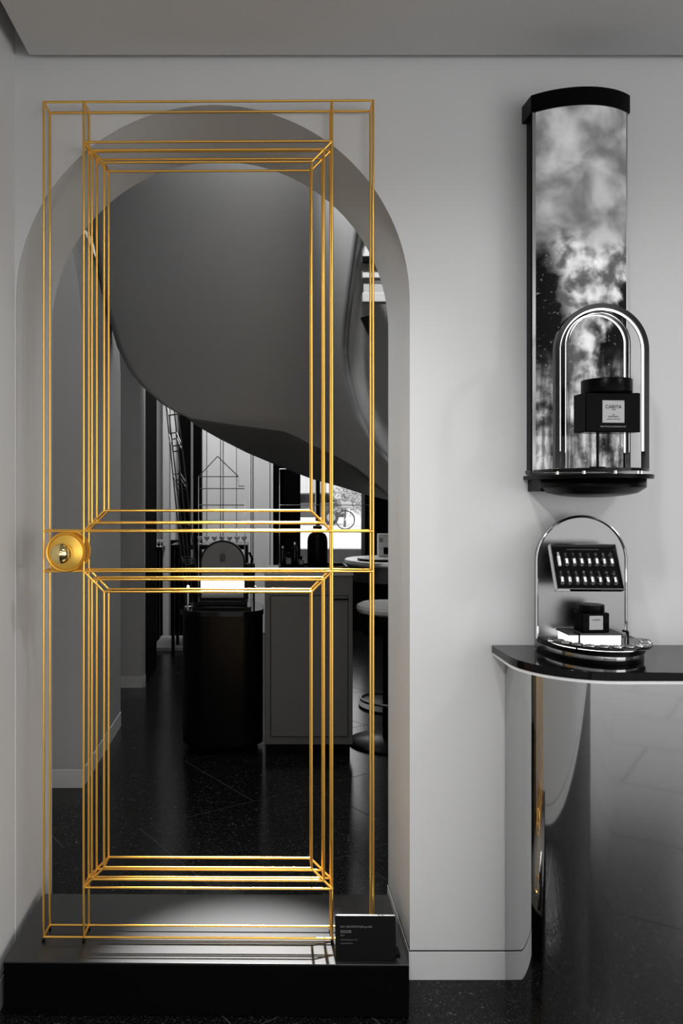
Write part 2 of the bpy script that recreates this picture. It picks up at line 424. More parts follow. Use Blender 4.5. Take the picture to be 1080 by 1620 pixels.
# ------------------------------------------------------------------ street outside
struct(MB().box(-30, 40, 7.72, 70, -.3, -.02).build('street_ground', M['street']), 'pale overexposed pavement outside')
tag(MB().box(-.6, 3.2, 8.2, 8.5, -.02, Z_(868, 8.2)).build('stone_ledge', M['stone'], bevel=.01), 'pale stone ledge outside below the street window', 'ledge')
b = thing('street_building', (4, 50, -.02), 'pale facade across the street seen through the window', 'building')
MB().box(-8, 20, 50, 54, -.02, 9).build('facade', M['street'], b)
for k in range(7):
    x = -6+k*2.2
    f = MB().box(x, x+1.2, 49.93, 50.02, .6, 3.0).build('window', M['white'], b)
    MB().box(x+.1, x+1.1, 49.90, 49.96, .7, 2.9).build('pane', M['grey'], f)
    MB().box(x-.1, x+1.3, 49.85, 50.0, 3.1, 3.3).build('lintel', M['stone'], b)

def bicycle(loc, s=1.0):
    L = Vector(loc); r = .335
    root = thing('bicycle', loc, 'pale city bicycle parked on the street outside the window', 'bicycle')
    def p(x, z, y=0): return L+Vector((x, y, z))
    for wxx in (0, 1.06):
        c = p(wxx, r)
        t = MB().tube([c+Vector((r*math.cos(a), 0, r*math.sin(a))) for a in [2*PI*k/40 for k in range(40)]], .022, 8, True).build('wheel', M['tyre'], root)
        MB().lathe([(.03, -.04), (.03, .04)], c, 12, 'Y').build('hub', M['grey'], t)
        for k in range(10):
            a = 2*PI*k/10
            rod('spoke', c, c+Vector((r*math.cos(a), 0, r*math.sin(a))), .003, M['grey'], t, 6)
    fr = MB()
    seat_b, bb, head = p(.78, .72), p(.62, .30), p(.17, .78)
    fr.tube([p(1.06, r), bb, p(.2, .66)], .022); fr.tube([bb, seat_b], .022); fr.tube([seat_b, p(1.06, r)], .016); fr.tube([p(.52, .44), p(.2, .66)], .022)
    fr.build('frame', M['white'], root)
    MB().tube([p(0, r), p(.1, .5), head], .02).build('fork', M['white'], root)
    MB().tube([p(.3, .98, -.28), p(.2, 1.0, -.1), head+Vector((0, 0, .2)), p(.2, 1.0, .1), p(.3, .98, .28)], .014).build('handlebar', M['darkgrey'], root)
    MB().tube([head, head+Vector((0, 0, .2))], .016).build('stem', M['grey'], root)
    MB().tube([p(.68, .86), p(.78, .87), p(.95, .88)], [.03, .06, .09], 10).build('saddle', M['tyre'], root)
    MB().tube([seat_b, p(.8, .86)], .014).build('seat_post', M['grey'], root)
    MB().tube([c0 for c0 in [p(1.06+.38*math.cos(a), r+.38*math.sin(a)) for a in [PI*k/10 for k in range(1, 10)]]], .02, 6).build('mudguard', M['white'], root)
    MB().box(L.x-.12, L.x+.22, L.y-.16, L.y+.16, L.z+.78, L.z+1.0).build('basket', M['grey'], root, bevel=.02)
bicycle((X_(546, 30), 30, -.02))
def shrub(name, px, Y, h, wd, label):
    L = Vector((X_(px, Y), Y, -.02)); root = thing(name, L, label, 'shrub', 'shrubs on the far pavement')
    MB().tube([L, L+Vector((.03, 0, h*.5)), L+Vector((0, .02, h*.8))], [.05, .03, .02], 6).build('stem', M['darkgrey'], root)
    m = MB()
    for k in range(220):
        t = random.uniform(0, 2*PI); r = wd*math.sqrt(random.random())*.5; z = h*random.uniform(.35, 1)
        c = L+Vector((r*math.cos(t), r*math.sin(t), z)); a = Vector((random.gauss(0, 1), random.gauss(0, 1), random.gauss(0, 1))).normalized()*.10
        q = a.orthogonal().normalized()*.045
        m.add([c-a, c+q, c+a, c-q], [(0, 1, 2, 3)])
    m.build('foliage', M['leaf'], root, smooth=False, fixn=False)
shrub('shrub', 545, 32, 1.55, 1.0, 'grey leafy shrub behind the bicycle handlebar')
shrub('shrub', 573, 33, 1.75, 1.5, 'wide grey shrub behind the bicycle saddle')
# parked car silhouette
L = Vector((X_(512, 34), 34, -.02)); root = thing('parked_car', L, 'dark parked car on the street left of the bicycle', 'car')
MB().prism([(L.x-2.2, .3), (L.x-2.15, .75), (L.x-1.5, .85), (L.x-1.1, 1.3), (L.x+.2, 1.33), (L.x+.7, .9), (L.x+.85, .75), (L.x+.85, .3)], 'Y', 34, 35.5).build('body', M['darkgrey'], root, bevel=.05)
MB().prism([(L.x-1.35, .9), (L.x-1.05, 1.24), (L.x+.15, 1.26), (L.x+.5, .92)], 'Y', 33.98, 34.02).build('side_window', M['blackgloss'], root)
for dx in (-1.6, .3):
    t = MB().lathe([(.3, 0), (.31, .02), (.31, .2), (.3, .22)], (L.x+dx, 33.95, .29), 24, 'Y').build('wheel', M['tyre'], root)
    MB().lathe([(.17, -.02), (.2, .02)], (L.x+dx, 33.95, .29), 16, 'Y').build('hubcap', M['grey'], t)

# ------------------------------------------------------------------ staircase in the salon
def interp(tab, t):
    for (a, va), (b, vb) in zip(tab, tab[1:]):
        if t <= b:
            return va+(vb-va)*(t-a)/(b-a) if t >= a else va
    return tab[-1][1]
LB = [(40, 138), (330, 147), (380, 152), (430, 160), (490, 172), (550, 190), (588, 210), (610, 228), (640, 262), (656, 290), (664, 312), (668, 350), (672, 400), (677, 443), (690, 470), (697, 480), (715, 520), (740, 563), (780, 612), (800, 636)]
RB = [(40, 640), (371, 563.5), (460, 551), (520, 544), (556, 542), (596, 546), (658, 563), (706, 588), (732, 612), (780, 655), (800, 672)]
def SY(x, y): return 3.45+.55*((x-420)/260)**2+.55*max(0, (y-250)/500)**1.5
stair = thing('curved_staircase', (X_(400, 3.9), 4.2, 0), 'grey sculptural curved staircase hanging behind the arch', 'staircase')
ys = [40+i*(800-40)/76 for i in range(77)]
rows = []
for y in ys:
    a, b = interp(LB, y), interp(RB, y)
    rows.append([P(a+(b-a)*k/40, y, SY(a+(b-a)*k/40, y)) for k in range(41)])
MB().grid(rows).build('parapet', M['stair'], stair, solid=.03, angle=60)
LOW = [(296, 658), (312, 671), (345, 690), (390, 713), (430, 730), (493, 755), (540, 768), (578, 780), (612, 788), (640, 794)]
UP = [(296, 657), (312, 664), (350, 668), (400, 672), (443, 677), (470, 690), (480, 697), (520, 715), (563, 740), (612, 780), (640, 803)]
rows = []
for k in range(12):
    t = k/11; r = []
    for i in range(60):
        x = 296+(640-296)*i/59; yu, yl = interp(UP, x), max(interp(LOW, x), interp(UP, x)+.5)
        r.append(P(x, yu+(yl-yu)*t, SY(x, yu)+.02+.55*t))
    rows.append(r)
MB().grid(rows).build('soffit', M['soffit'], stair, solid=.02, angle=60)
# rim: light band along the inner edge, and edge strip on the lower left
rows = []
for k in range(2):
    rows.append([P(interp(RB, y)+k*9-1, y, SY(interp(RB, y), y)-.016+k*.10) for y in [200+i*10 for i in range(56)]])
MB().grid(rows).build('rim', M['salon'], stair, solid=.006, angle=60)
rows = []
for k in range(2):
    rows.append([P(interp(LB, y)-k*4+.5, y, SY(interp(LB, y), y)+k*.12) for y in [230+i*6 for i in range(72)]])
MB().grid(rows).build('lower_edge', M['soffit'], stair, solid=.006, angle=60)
# inner wall of the flight
rows = []
for k in range(8):
    rows.append([P(interp(RB, y)+5+k*16, y+(k*5), SY(interp(RB, y), y)+.15+.07*k) for y in [200+i*10 for i in range(58)]])
MB().grid(rows).build('inner_wall', M['pale'], stair, solid=.02, angle=60)
for i, y in enumerate((398, 432, 470)):
    c = P(592, y, 3.78+i*.02)
    s = MB().box(c.x-.055, c.x+.25, c.y, c.y+.05, c.z-.022, c.z+.022).build('step', M['salon'], stair, bevel=.003)
    MB().box(c.x-.05, c.x+.25, c.y+.004, c.y+.012, c.z+.022, c.z+.065).build('riser', M['stair'], s)
c = P(583, 411, 3.76); MB().box(c.x-.03, c.x+.2, c.y, c.y+.03, c.z-.008, c.z+.01).build('handrail', M['black'], stair)
a, b_, d, e = [P(px, py, 3.80) for px, py in ((570, 503), (589, 498), (590, 520), (589, 542))]
MB().prism([(q.x, q.z) for q in (a, b_, d, e)], 'Y', 3.79, 3.81).build('dark_stringer', M['black'], stair)

# ------------------------------------------------------------------ salon furniture
FY = 3.90
pod = thing('display_podium', (X_(349, FY), FY+.2, 0), 'black glossy display podium carrying the round-topped lit panel', 'podium')
x0, x1 = X_(282, FY), X_(417, FY)
zt = Z_(968, FY)
def rrect(x0, x1, y0, y1, r, n=8):
    out = []
    for cx, cy, a in ((x1-r, y0+r, -PI/2), (x1-r, y1-r, 0), (x0+r, y1-r, PI/2), (x0+r, y0+r, PI)):
        out += [(cx+r*math.cos(a+PI/2*k/n), cy+r*math.sin(a+PI/2*k/n)) for k in range(n+1)]
    return out
MB().prism(rrect(x0+.01, x1-.004, FY+.01, FY+.36, .10), 'Z', .05, zt-.025).build('body', M['black'], pod)
MB().prism(rrect(x0+.04, x1-.03, FY+.04, FY+.33, .08), 'Z', 0, .05).build('toe_kick', M['blackmatte'], pod)
MB().prism(rrect(x0, x1, FY, FY+.37, .11), 'Z', zt-.025, zt).build('top', M['blackgloss'], pod, bevel=.002)
# round-topped display on it
Y = 4.08
px0, px1, pyt = 316, 388, 855
xa, xb = X_(px0, Y), X_(px1, Y); r = (xb-xa)/2; xc = (xa+xb)/2; zs = Z_(pyt, Y)-r
def archpoly(xc, r, z0, zs, n=32): return [(xc-r, z0)]+[(xc-r*math.cos(PI*k/n), zs+r*math.sin(PI*k/n)) for k in range(n+1)]+[(xc+r, z0)]
adis = thing('arched_display', (xc, Y, zt), 'round-topped display panel with faint emblem and glowing foot on black podium', 'display panel')
MB().prism(archpoly(xc, r, zt+.03, zs), 'Y', Y, Y+.025).build('frame', M['black'], adis)
pn = MB().prism(archpoly(xc, r-.009, zt+.045, zs), 'Y', Y-.004, Y).build('panel', mat('display_face', .16, .5, var=.05), adis)
for k in range(7):          # emblem: small sheaf of curled strokes
    a = PI*(k+.5)/7; c = Vector((xc, Y-.005, zs+.03)); rr = .022
    MB().tube([c+Vector((rr*math.cos(a), 0, rr*math.sin(a)*1.0)), c+Vector((rr*.55*math.cos(a), 0, rr*.5*math.sin(a))), c+Vector((rr*.5*math.cos(a), 0, -.022))], .0016, 6).build('emblem_stroke', M['darkgrey'], pn)
za, zb = Z_(937, Y), Z_(917, Y)
MB().box(xa+.006, xb-.006, Y-.012, Y-.003, za, zb).build('light_bar', M['ledbox'], adis)
MB().box(xa-.004, xb+.01, Y-.06, Y+.03, zt+.012, zt+.034).build('foot', M['black'], adis, bevel=.003)
MB().box(xa-.03, xb+.03, Y-.10, Y+.05, zt, zt+.012).build('base_plate', M['blackgloss'], adis, bevel=.002)
# black card reader with upright arm
xa2, xb2 = X_(388, Y+.05), X_(403, Y+.05)
dv = thing('counter_device', ((xa2+xb2)/2, Y+.1, zt), 'small black counter device with bent upright arm beside the lit panel', 'device')
MB().box(xa2, xb2, Y+.055, Y+.10, Z_(939, Y+.05), Z_(892, Y+.05)).build('body', M['black'], dv, bevel=.004)
for xx in (xa2+.004, xb2-.004):
    MB().box(xx-.004, xx+.004, Y+.07, Y+.085, zt, Z_(939, Y+.05)).build('leg', M['black'], dv)
MB().tube([P(397, 893, Y+.07), P(399, 884, Y+.07), P(394, 874, Y+.07)], .006, 8).build('arm', M['black'], dv)
MB().tube([P(400, 927, Y+.06), P(405, 929, Y+.05)], .004, 8).build('switch', M['chrome'], dv)
# small bright lamp on podium (left of the panel)
lp = thing('spot_lamp', P(297, 945, 4.05), 'tiny glowing lamp at the foot of the leaning wire sculpture', 'lamp')
lp.location.z = zt; WLOC[lp].z = zt
c = P(297.5, 928, 4.05)
MB().lathe([(.018, 0), (.018, .006), (.006, .008), (.006, c.z-zt-.01)], (c.x, c.y, zt), 12).build('stem', M['chrome'], lp)
MB().lathe([(.001, -.006), (.0045, -.0045), (.006, 0), (.0045, .0045), (.001, .006)], c, 14).build('bulb', mat('bulb_glow', .95, .5, emit=12), lp)

# grey cabinet
cab = thing('grey_cabinet', (X_(488, FY), FY+.2, 0), 'dark grey cabinet with one framed door right of the podium', 'cabinet')
x0, x1, zt2 = X_(419, FY), X_(558, FY), Z_(907, FY)
MB().box(x0, x1, FY+.008, FY+.45, .06, zt2-.012).build('body', M['greycab'], cab, bevel=.002)
MB().box(x0+.01, x1-.01, FY+.04, FY+.44, 0, .06).build('toe_kick', M['black'], cab)
MB().box(x0-.003, x1+.003, FY, FY+.455, zt2-.012, zt2).build('top', M['grey'], cab, bevel=.002)
dx0, dx1, dz0, dz1 = X_(427, FY), X_(551, FY), Z_(1165, FY), Z_(942, FY)
dr = MB().box(dx0+.004, dx1-.004, FY-.004, FY+.01, dz0, dz1-.004).build('door', M['greycab'], cab, bevel=.002)
MB().box(dx0, dx1, FY+.004, FY+.009, dz0-.004, dz1).build('reveal', M['groove'], cab)
MB().box(X_(521, FY), X_(551, FY), FY-.012, FY-.004, Z_(949, FY), Z_(946.5, FY)).build('handle', M['black'], dr)
# tray, bottle, small bottles on it
Y = 4.05
ty = thing('serving_tray', (X_(490, Y), Y+.05, zt2), 'black lacquer tray on the grey cabinet', 'tray')
MB().box(X_(441, Y), X_(548, Y), Y-.08, Y+.13, zt2, zt2+.012).build('base', M['blackgloss'], ty, bevel=.003)
m = MB()
xa3, xb3 = X_(441, Y), X_(548, Y)
for (p, q, s_, t_) in ((xa3, xb3, Y-.08, Y-.072), (xa3, xb3, Y+.122, Y+.13), (xa3, xa3+.008, Y-.08, Y+.13), (xb3-.008, xb3, Y-.08, Y+.13)): m.box(p, q, s_, t_, zt2+.012, zt2+.026)
m.build('rim', M['black'], ty)
tz = zt2+.012
def bottle(name, px, Y, h, rr, label, material, capm, group=None, shape=0):
    x = X_(px, Y); root = thing(name, (x, Y, tz), label, 'bottle', group)
    if shape == 0:
        MB().lathe([(rr*.2, 0), (rr*.96, 0), (rr, .004), (rr, h*.62), (rr*.96, h*.72), (rr*.8, h*.80), (rr*.5, h*.845), (rr*.34, h*.86), (rr*.34, h*.9)], (x, Y, tz), 32).build('body', material, root)
        MB().lathe([(rr*.42, h*.89), (rr*.44, h*.9), (rr*.44, h*.99), (rr*.40, h)], (x, Y, tz), 24).build('cap', capm, root)
    else:
        MB().box(x-rr, x+rr, Y-rr, Y+rr, tz, tz+h*.7).build('body', material, root, bevel=.004)
        MB().lathe([(rr*.5, h*.7), (rr*.55, h*.72), (rr*.55, h*.98), (rr*.5, h)], (x, Y, tz), 20).build('cap', capm, root)
bottle('large_bottle', 502, 4.07, Z_(832, 4.07)-tz, (X_(518, 4.07)-X_(486, 4.07))/2, 'large black round-shouldered bottle on the cabinet tray', M['black'], M['black'])
bottle('small_bottle', 447, 4.10, .105, .012, 'slim small black bottle at the left end of the tray', M['blackgloss'], M['chrome'], 'small bottles on the cabinet tray')
bottle('small_bottle', 456, 4.06, .075, .016, 'low square black bottle second from the left end of the tray', M['blackgloss'], M['black'], 'small bottles on the cabinet tray', 1)
bottle('small_bottle', 466, 4.10, .125, .014, 'tall slim black bottle nearest the large bottle', M['blackgloss'], M['chrome'], 'small bottles on the cabinet tray')
bottle('small_bottle', 476, 4.05, .06, .014, 'shortest square black bottle beside the large bottle', M['blackgloss'], M['black'], 'small bottles on the cabinet tray', 1)

# round bar table, tray, carton and stool on the right
Y = 4.55; tx = X_(640, Y); ztab = Z_(891, Y)
tb = thing('round_table', (tx, Y+.3, 0), 'white round bar table partly hidden by the right arch jamb', 'table')
R_ = tx-X_(548, Y+.2)
MB().lathe([(.05, ztab-.03), (R_-.01, ztab-.03), (R_, ztab-.02), (R_, ztab-.004), (R_-.005, ztab), (.01, ztab)], (tx, Y+.3, 0), 48).build('top', M['white'], tb)
MB().lathe([(R_-.02, ztab-.12), (R_-.012, ztab-.031), (.05, ztab-.031)], (tx, Y+.3, 0), 48).build('apron', M['darkgrey'], tb)
MB().lathe([(.04, .02), (.04, ztab-.05)], (tx, Y+.3, 0), 20).build('column', M['black'], tb)
MB().lathe([(.22, 0), (.22, .012), (.05, .03)], (tx, Y+.3, 0), 32).build('base', M['black'], tb)
trx = X_(602, Y+.2)
tr = thing('round_tray', (trx, Y+.2, ztab), 'round tray with dark rim and white face on the bar table', 'tray')
MB().lathe([(.01, 0), (.125, 0), (.135, .006), (.135, .012), (.128, .012), (.125, .008), (.01, .008)], (trx, Y+.2, ztab), 40).build('rim', M['black'], tr)
MB().lathe([(.01, .008), (.127, .008), (.127, .0135), (.01, .0135)], (trx, Y+.2, ztab), 40).build('face', M['white'], tr)
cx_ = X_(604, Y+.3)
ct = thing('gift_carton', (cx_, Y+.3, ztab+.014), 'small white printed carton standing on the round tray', 'box')
MB().box(cx_-.025, cx_+.04, Y+.27, Y+.33, ztab+.014, ztab+.014+.135).build('body', M['white'], ct, bevel=.002)
MB().box(cx_+.005, cx_+.034, Y+.268, Y+.271, ztab+.03, ztab+.07).build('dark_panel', M['black'], ct)
MB().box(cx_-.02, cx_+.0, Y+.268, Y+.271, ztab+.10, ztab+.125).build('grey_panel', M['grey'], ct)
Y = 4.13; sx_ = X_(612, Y); zs_ = Z_(953, Y)
so = thing('bar_stool', (sx_, Y, 0), 'bar stool with round white cushion beside the grey cabinet', 'stool')
MB().lathe([(.02, -.055), (.13, -.055), (.148, -.045), (.155, -.028), (.150, -.012), (.13, -.002), (.02, 0)], (sx_, Y, zs_), 40).build('cushion', M['cushion'], so)
MB().lathe([(.02, -.075), (.14, -.075), (.14, -.056), (.02, -.056)], (sx_, Y, zs_), 40).build('seat_pan', M['black'], so)
MB().lathe([(.022, .02), (.022, zs_-.07)], (sx_, Y, 0), 16).build('column', M['black'], so)
MB().tube([(sx_+.13*math.cos(a), Y+.13*math.sin(a), .22) for a in [2*PI*k/32 for k in range(32)]], .007, 8, True).build('foot_ring', M['wiredark'], so)
MB().lathe([(.02, .03), (.19, .012), (.2, .004), (.2, 0), (.02, 0)], (sx_, Y, 0), 36).build('base', M['black'], so)

# back table with goblets
Y = 6.3; zb_ = Z_(862, Y)
bt = thing('console_table', (X_(330, Y), Y+.2, 0), 'black console table carrying a row of goblets in front of pale panels', 'table')
MB().box(X_(270, Y), X_(392, Y), Y, Y+.4, zb_-.035, zb_).build('top', M['blackgloss'], bt, bevel=.003)
for px in (273, 389):
    for yy in (Y+.02, Y+.36):
        MB().box(X_(px, Y)-.012, X_(px, Y)+.012, yy, yy+.024, 0, zb_-.035).build('leg', M['black'], bt)
ordn = ['first', 'second', 'third', 'fourth', 'fifth', 'sixth', 'seventh', 'eighth']
for k, px in enumerate((316, 327, 339, 351, 363, 375, 386)):
    c = Vector((X_(px, Y+.15), Y+.15, zb_))
    g = thing('goblet', c, '%s small clear goblet from the left on the console table' % ordn[k], 'glass', 'goblets on the console table')
    MB().lathe([(.004, 0), (.018, 0), (.018, .002), (.003, .004), (.003, .022), (.012, .030), (.019, .042), (.021, .058), (.0195, .058), (.017, .042), (.010, .032), (.002, .027)], c, 20).build('bowl', M['white'], g)
# side table at far left with two goblets
Y = 6.9; zc_ = Z_(866, Y)
b2 = thing('side_console', (X_(251, Y), Y+.15, 0), 'narrow black console table in the gap left of the pilaster', 'table')
MB().box(X_(243.5, Y), X_(256, Y), Y, Y+.3, zc_-.03, zc_).build('top', M['black'], b2)
for px in (245, 250): MB().box(X_(px, Y)-.01, X_(px, Y)+.01, Y+.02, Y+.05, 0, zc_-.03).build('leg', M['black'], b2)
for k, px in enumerate((248, 254)):
    c = Vector((X_(px, Y+.1), Y+.1, zc_))
    g = thing('goblet', c, 'clear goblet on the narrow console, %s one' % ('left' if k == 0 else 'right'), 'glass', 'goblets on the narrow console')
    MB().lathe([(.004, 0), (.018, 0), (.018, .002), (.003, .004), (.003, .022), (.012, .030), (.019, .042), (.021, .058), (.0195, .058), (.017, .042), (.010, .032), (.002, .027)], c, 16).build('bowl', M['white'], g)

# wire sculptures in the salon
def wires(root, name, segs, r, material):
    for a, b in segs: rod(name, a, b, r, material, root, 6)
Ya, Yb = 5.2, 5.35
tow = thing('leaning_wire_door', (P(300, 900, 5.25).x, 5.25, .0), 'thin silver wire door frame leaning sideways behind the podium', 'sculpture')
topc = [P(262, 634, Yb), P(274, 632, Yb), P(281.5, 655, Ya), P(267.5, 657, Ya)]
botc = [P(293, 950, Yb), P(304, 948, Yb), P(315.5, 950, Ya), P(300, 953, Ya)]
segs = []
for a, b in zip(topc, botc):
    b2_ = a+(b-a)*((a.z)/(a.z-b.z)); b2_.z = 0.003; segs.append((a, b2_))
def lvl(t): return [a+(b-a)*t for a, b in zip(topc, botc)]
for t in (0, .165, .195, .37, .4, .61, .785, .80):
    q = lvl(t); segs += [(q[i], q[(i+1) % 4]) for i in range(4)]
wires(tow, 'wire', segs, .0045, M['wiredark'])
Y = 5.6
hs = thing('wire_house', (X_(350, Y), Y, 0), 'thin silver wire house outline with gabled top behind the podium', 'sculpture')
segs = []
for dy in (0, .12):
    q = {k: P(px, py, Y+dy) for k, (px, py) in dict(ap=(344, 722), el=(314, 754), er=(377, 754), rl=(314, 855), rr=(377, 855), s1=(377, 769), s2=(387, 769), s3=(387, 880), m1=(314, 773), m2=(387, 773), n1=(314, 799), n2=(387, 799), o1=(314, 824), o2=(387, 824)).items()}
    fl_, fr_ = q['rl'].copy(), q['s3'].copy(); fl_.z = fr_.z = .003
    segs += [(q['el'], q['ap']), (q['ap'], q['er']), (q['el'], q['er']), (q['el'], fl_), (q['er'], q['s1']), (q['s1'], q['s2']), (q['s2'], fr_), (q['m1'], q['m2']), (q['n1'], q['n2']), (q['o1'], q['o2'])]
    if dy == 0: q0 = q
for k in ('ap', 'el', 'er', 's2', 'm1', 'n1', 'o1'): segs.append((q0[k], q[k]))
wires(hs, 'wire', segs, .0035, M['wirechrome'])
Y = 6.2
wf = thing('wire_window_sculpture', (X_(515, Y), Y, 0), 'thin silver wire frame standing before the street window', 'sculpture')
segs = []
for dy in (0, .1):
    q = [P(442, 742, Y+dy), P(591, 742, Y+dy), P(442, 799, Y+dy), P(591, 799, Y+dy)]
    a, b = q[0].copy(), q[1].copy(); a.z = b.z = .003
    segs += [(q[0], q[1]), (q[2], q[3]), (q[0], a), (q[1], b)]
    if dy == 0: q0 = q
for k in range(4): segs.append((q0[k], q[k]))
wires(wf, 'wire', segs, .003, M['wirechrome'])

# ------------------------------------------------------------------ plinth
HP = .130
pth = thing('plinth', (-.135, 2.15, 0), 'low black satin plinth filling the foot of the arch', 'plinth')
MB().prism([(-.621, 1.970), (.349, 1.956), (.353, 2.298), (-.616, 2.304)], 'Z', .004, HP-.004).build('body', M['blackmatte'], pth, bevel=.0015)
MB().prism([(-.621, 1.970), (.349, 1.956), (.353, 2.298), (-.616, 2.304)], 'Z', HP-.004, HP).build('lit_top', M['plinth'], pth, bevel=.001)  # top gets a lighter material than the body so it reads as lit
MB().prism([(-.612, 1.985), (.340, 1.970), (.344, 2.285), (-.607, 2.29)], 'Z', 0, .004).build('foot', M['blackmatte'], pth)

# ------------------------------------------------------------------ golden wire door
YD = 2.050; DT = .057
A_tl, A_tr, A_bl, A_br = P(74, 161.5, YD+.004), P(595, 157.5, YD-.004), P(69, 1482, YD+.004), P(592, 1487.5, YD-.004)
A_bl.z = A_br.z = HP+.0135
# front plane of the door: upright rectangle turned very slightly
ex = (A_tr-A_tl); ex.z = 0; W = ex.length; ex.normalize(); ey = Vector((-ex.y, ex.x, 0)); ez = Vector((0, 0, 1))
O = Vector((A_bl.x, A_bl.y, HP+.0135)); HT = A_tl.z-O.z
def D(u, v, back): return O+ex*u+ez*v+ey*(DT if back else 0)
def U(px): return (X_(px, YD)-A_tl.x)/ex.x
def V(py): return Z_(py, YD)-O.z
door = thing('wire_door', (O.x+W/2, YD+DT/2, HP), 'gold wire outline of a two-panel door standing on the black plinth', 'sculpture')
RW = .0029
def rect(name, u0, u1, v0, v1, r=RW):
    for bk in (0, 1):
        c = [D(u0, v0, bk), D(u1, v0, bk), D(u1, v1, bk), D(u0, v1, bk)]
        for i in range(4): rod(name, c[i], c[(i+1) % 4], r, M['gold'], door)
rect('outer_rod', 0, W, 0, HT)
uA0, uA1 = U(137), U(530)
vUt, vUb, vLt, vLb = V(224), V(840.5), V(904), V(1405)
d1, d2 = .0205, .0305
# stiles continue above, between and below the panels
for bk in (0, 1):
    for u in (uA0, uA1):
        rod('stile_rod', D(u, vUt, bk), D(u, HT, bk), RW, M['gold'], door)
        rod('stile_rod', D(u, vLt, bk), D(u, vUb, bk), RW, M['gold'], door)
        rod('stile_rod', D(u, 0, bk), D(u, vLb, bk), RW, M['gold'], door)
    for v in (vUb, vLt):
        rod('rail_rod', D(0, v, bk), D(uA0, v, bk), RW, M['gold'], door)
        rod('rail_rod', D(uA1, v, bk), D(W, v, bk), RW, M['gold'], door)
for (v0, v1) in ((vUb, vUt), (vLb, vLt)):
    offs = [0, d1, d1+d2]
    for k in offs: rect('panel_rod', uA0+k, uA1-k, v0+k, v1-k)
    for su, sv in ((0, 0), (1, 0), (0, 1), (1, 1)):
        pts = []
        for k in offs:
            u = uA0+k if su == 0 else uA1-k; v = v0+k if sv == 0 else v1-k
            rod('depth_rod', D(u, v, 0), D(u, v, 1), RW, M['gold'], door); pts.append((u, v))
        for bk in (0, 1):
            for i in range(2): rod('mitre_rod', D(*pts[i], bk), D(*pts[i+1], bk), RW, M['gold'], door)
for u in (0, W):
    for v in (0, HT, vUb, vLt): rod('depth_rod', D(u, v, 0), D(u, v, 1), RW, M['gold'], door)
for u in (uA0, uA1):
    for v in (0, HT): rod('depth_rod', D(u, v, 0), D(u, v, 1), RW, M['gold'], door)
for u in (.0, uA0, uA1, W):
    for bk in (0, 1):
        p = D(u, 0, bk); MB().lathe([(.004, 0), (.004, .004), (.0024, .006), (.0024, .0135)], (p.x, p.y, HP), 12).build('foot', M['black'], door)
# knob set: two dished roses with ball handles, one on each face
kc = P(104, 873.5, YD)
for s, nm in ((-1, 'knob'), (1, 'knob')):
    c = kc + (Vector((0, 0, 0)) if s < 0 else ey*DT)
    pr = [(.001, .006), (.020, .005), (.034, .002), (.0425, 0), (.0445, .003), (.048, .004), (.0505, .001), (.051, -.004), (.049, -.007), (.001, -.007)]
    k = MB().lathe([(r_, -s*-h) for r_, h in pr] if s < 0 else [(r_, -h*-1) for r_, h in pr], c, 48, 'Y')
    kr = k.build('knob_rose', M['goldsatin'], door)
    kk = MB().lathe([(.016, s*.004), (.013, s*.012), (.010, s*.022), (.011, s*.030)], c, 28, 'Y').build('knob_neck', M['goldsatin'], kr)
    bc = c+Vector((0, s*.048, 0)); n = 20
    MB().lathe([(max(.0006, .025*math.sin(PI*i/n)), .025*-math.cos(PI*i/n)) for i in range(n+1)], bc, 36, 'Y').build('knob_ball', M['goldball'], kr, angle=80)

# ------------------------------------------------------------------ caption card on the plinth
Yc = 1.972
cd = thing('caption_card', (X_(580, Yc), Yc+.01, HP), 'black caption card reading DOOR at the right end of the plinth', 'sign')
cl, cr, ctz = X_(531, Yc), X_(627, Yc), Z_(1450, Yc+.018)
lean = .018
up = Vector((0, lean, ctz-HP)).normalized(); rt = Vector((1, -.01, 0)).normalized(); nn = rt.cross(up)
hh = math.hypot(lean, ctz-HP); th = .005
c0 = Vector(((cl+cr)/2, Yc+lean/2+th, HP+(ctz-HP)/2+.0005))
MB().obox(c0, rt*((cr-cl)/2), nn*th, up*(hh/2)).build('plate', M['black'], cd, bevel=.0006)
MB().obox(c0+up*(hh/2-.0002), rt*((cr-cl)/2-.0006), nn*(th-.0008), up*.0006).build('top_edge', mat('edge_highlight', .6, .4, var=.03), cd)  # pale strip puts the top edge's highlight into the colour
MB().box(cl+.03, cr+.012, Yc+.014, Yc+.05, HP, HP+.008).build('stand', M['black'], cd, bevel=.001)
face = c0+nn*(th+.0004)
CARDPRINT = mat('grey_print', .16, .6)
def cardtext(body, px, py, h, bold=0):
    p = face + rt*((px-579)*Yc/F) + up*((1487.5-py)*Yc/F)
    text('lettering', body, p, h, CARDPRINT, cd, rt, up, 'LEFT', bold)
cardtext('KAY ARCHITECTURE by NYE', 539, 1471, .0042, .005)
cardtext('DOOR', 539, 1478.3, .0062, .012)
cardtext('2014', 539, 1483.8, .0034)
cardtext('fil de métal laqué or, 2 m', 539, 1490, .0028)
cardtext('courtesy of the artist', 539, 1495.3, .0024)

# ------------------------------------------------------------------ mirror-clad counter on the right
ZC = .862
def counter_outline(inset, n=24, xr=3.25):
    cx, cy, R = .78, 1.979, .19-inset
    pts = [(cx-R, YW-.001)]+[(cx-R*math.cos(PI/2*k/n), cy-R*math.sin(PI/2*k/n)) for k in range(n+1)]+[(xr, cy-R), (xr, YW-.001)]
    return pts
ctr = thing('counter', (1.3, 1.95, 0), 'polished steel counter with rounded corner and black stone top', 'counter')
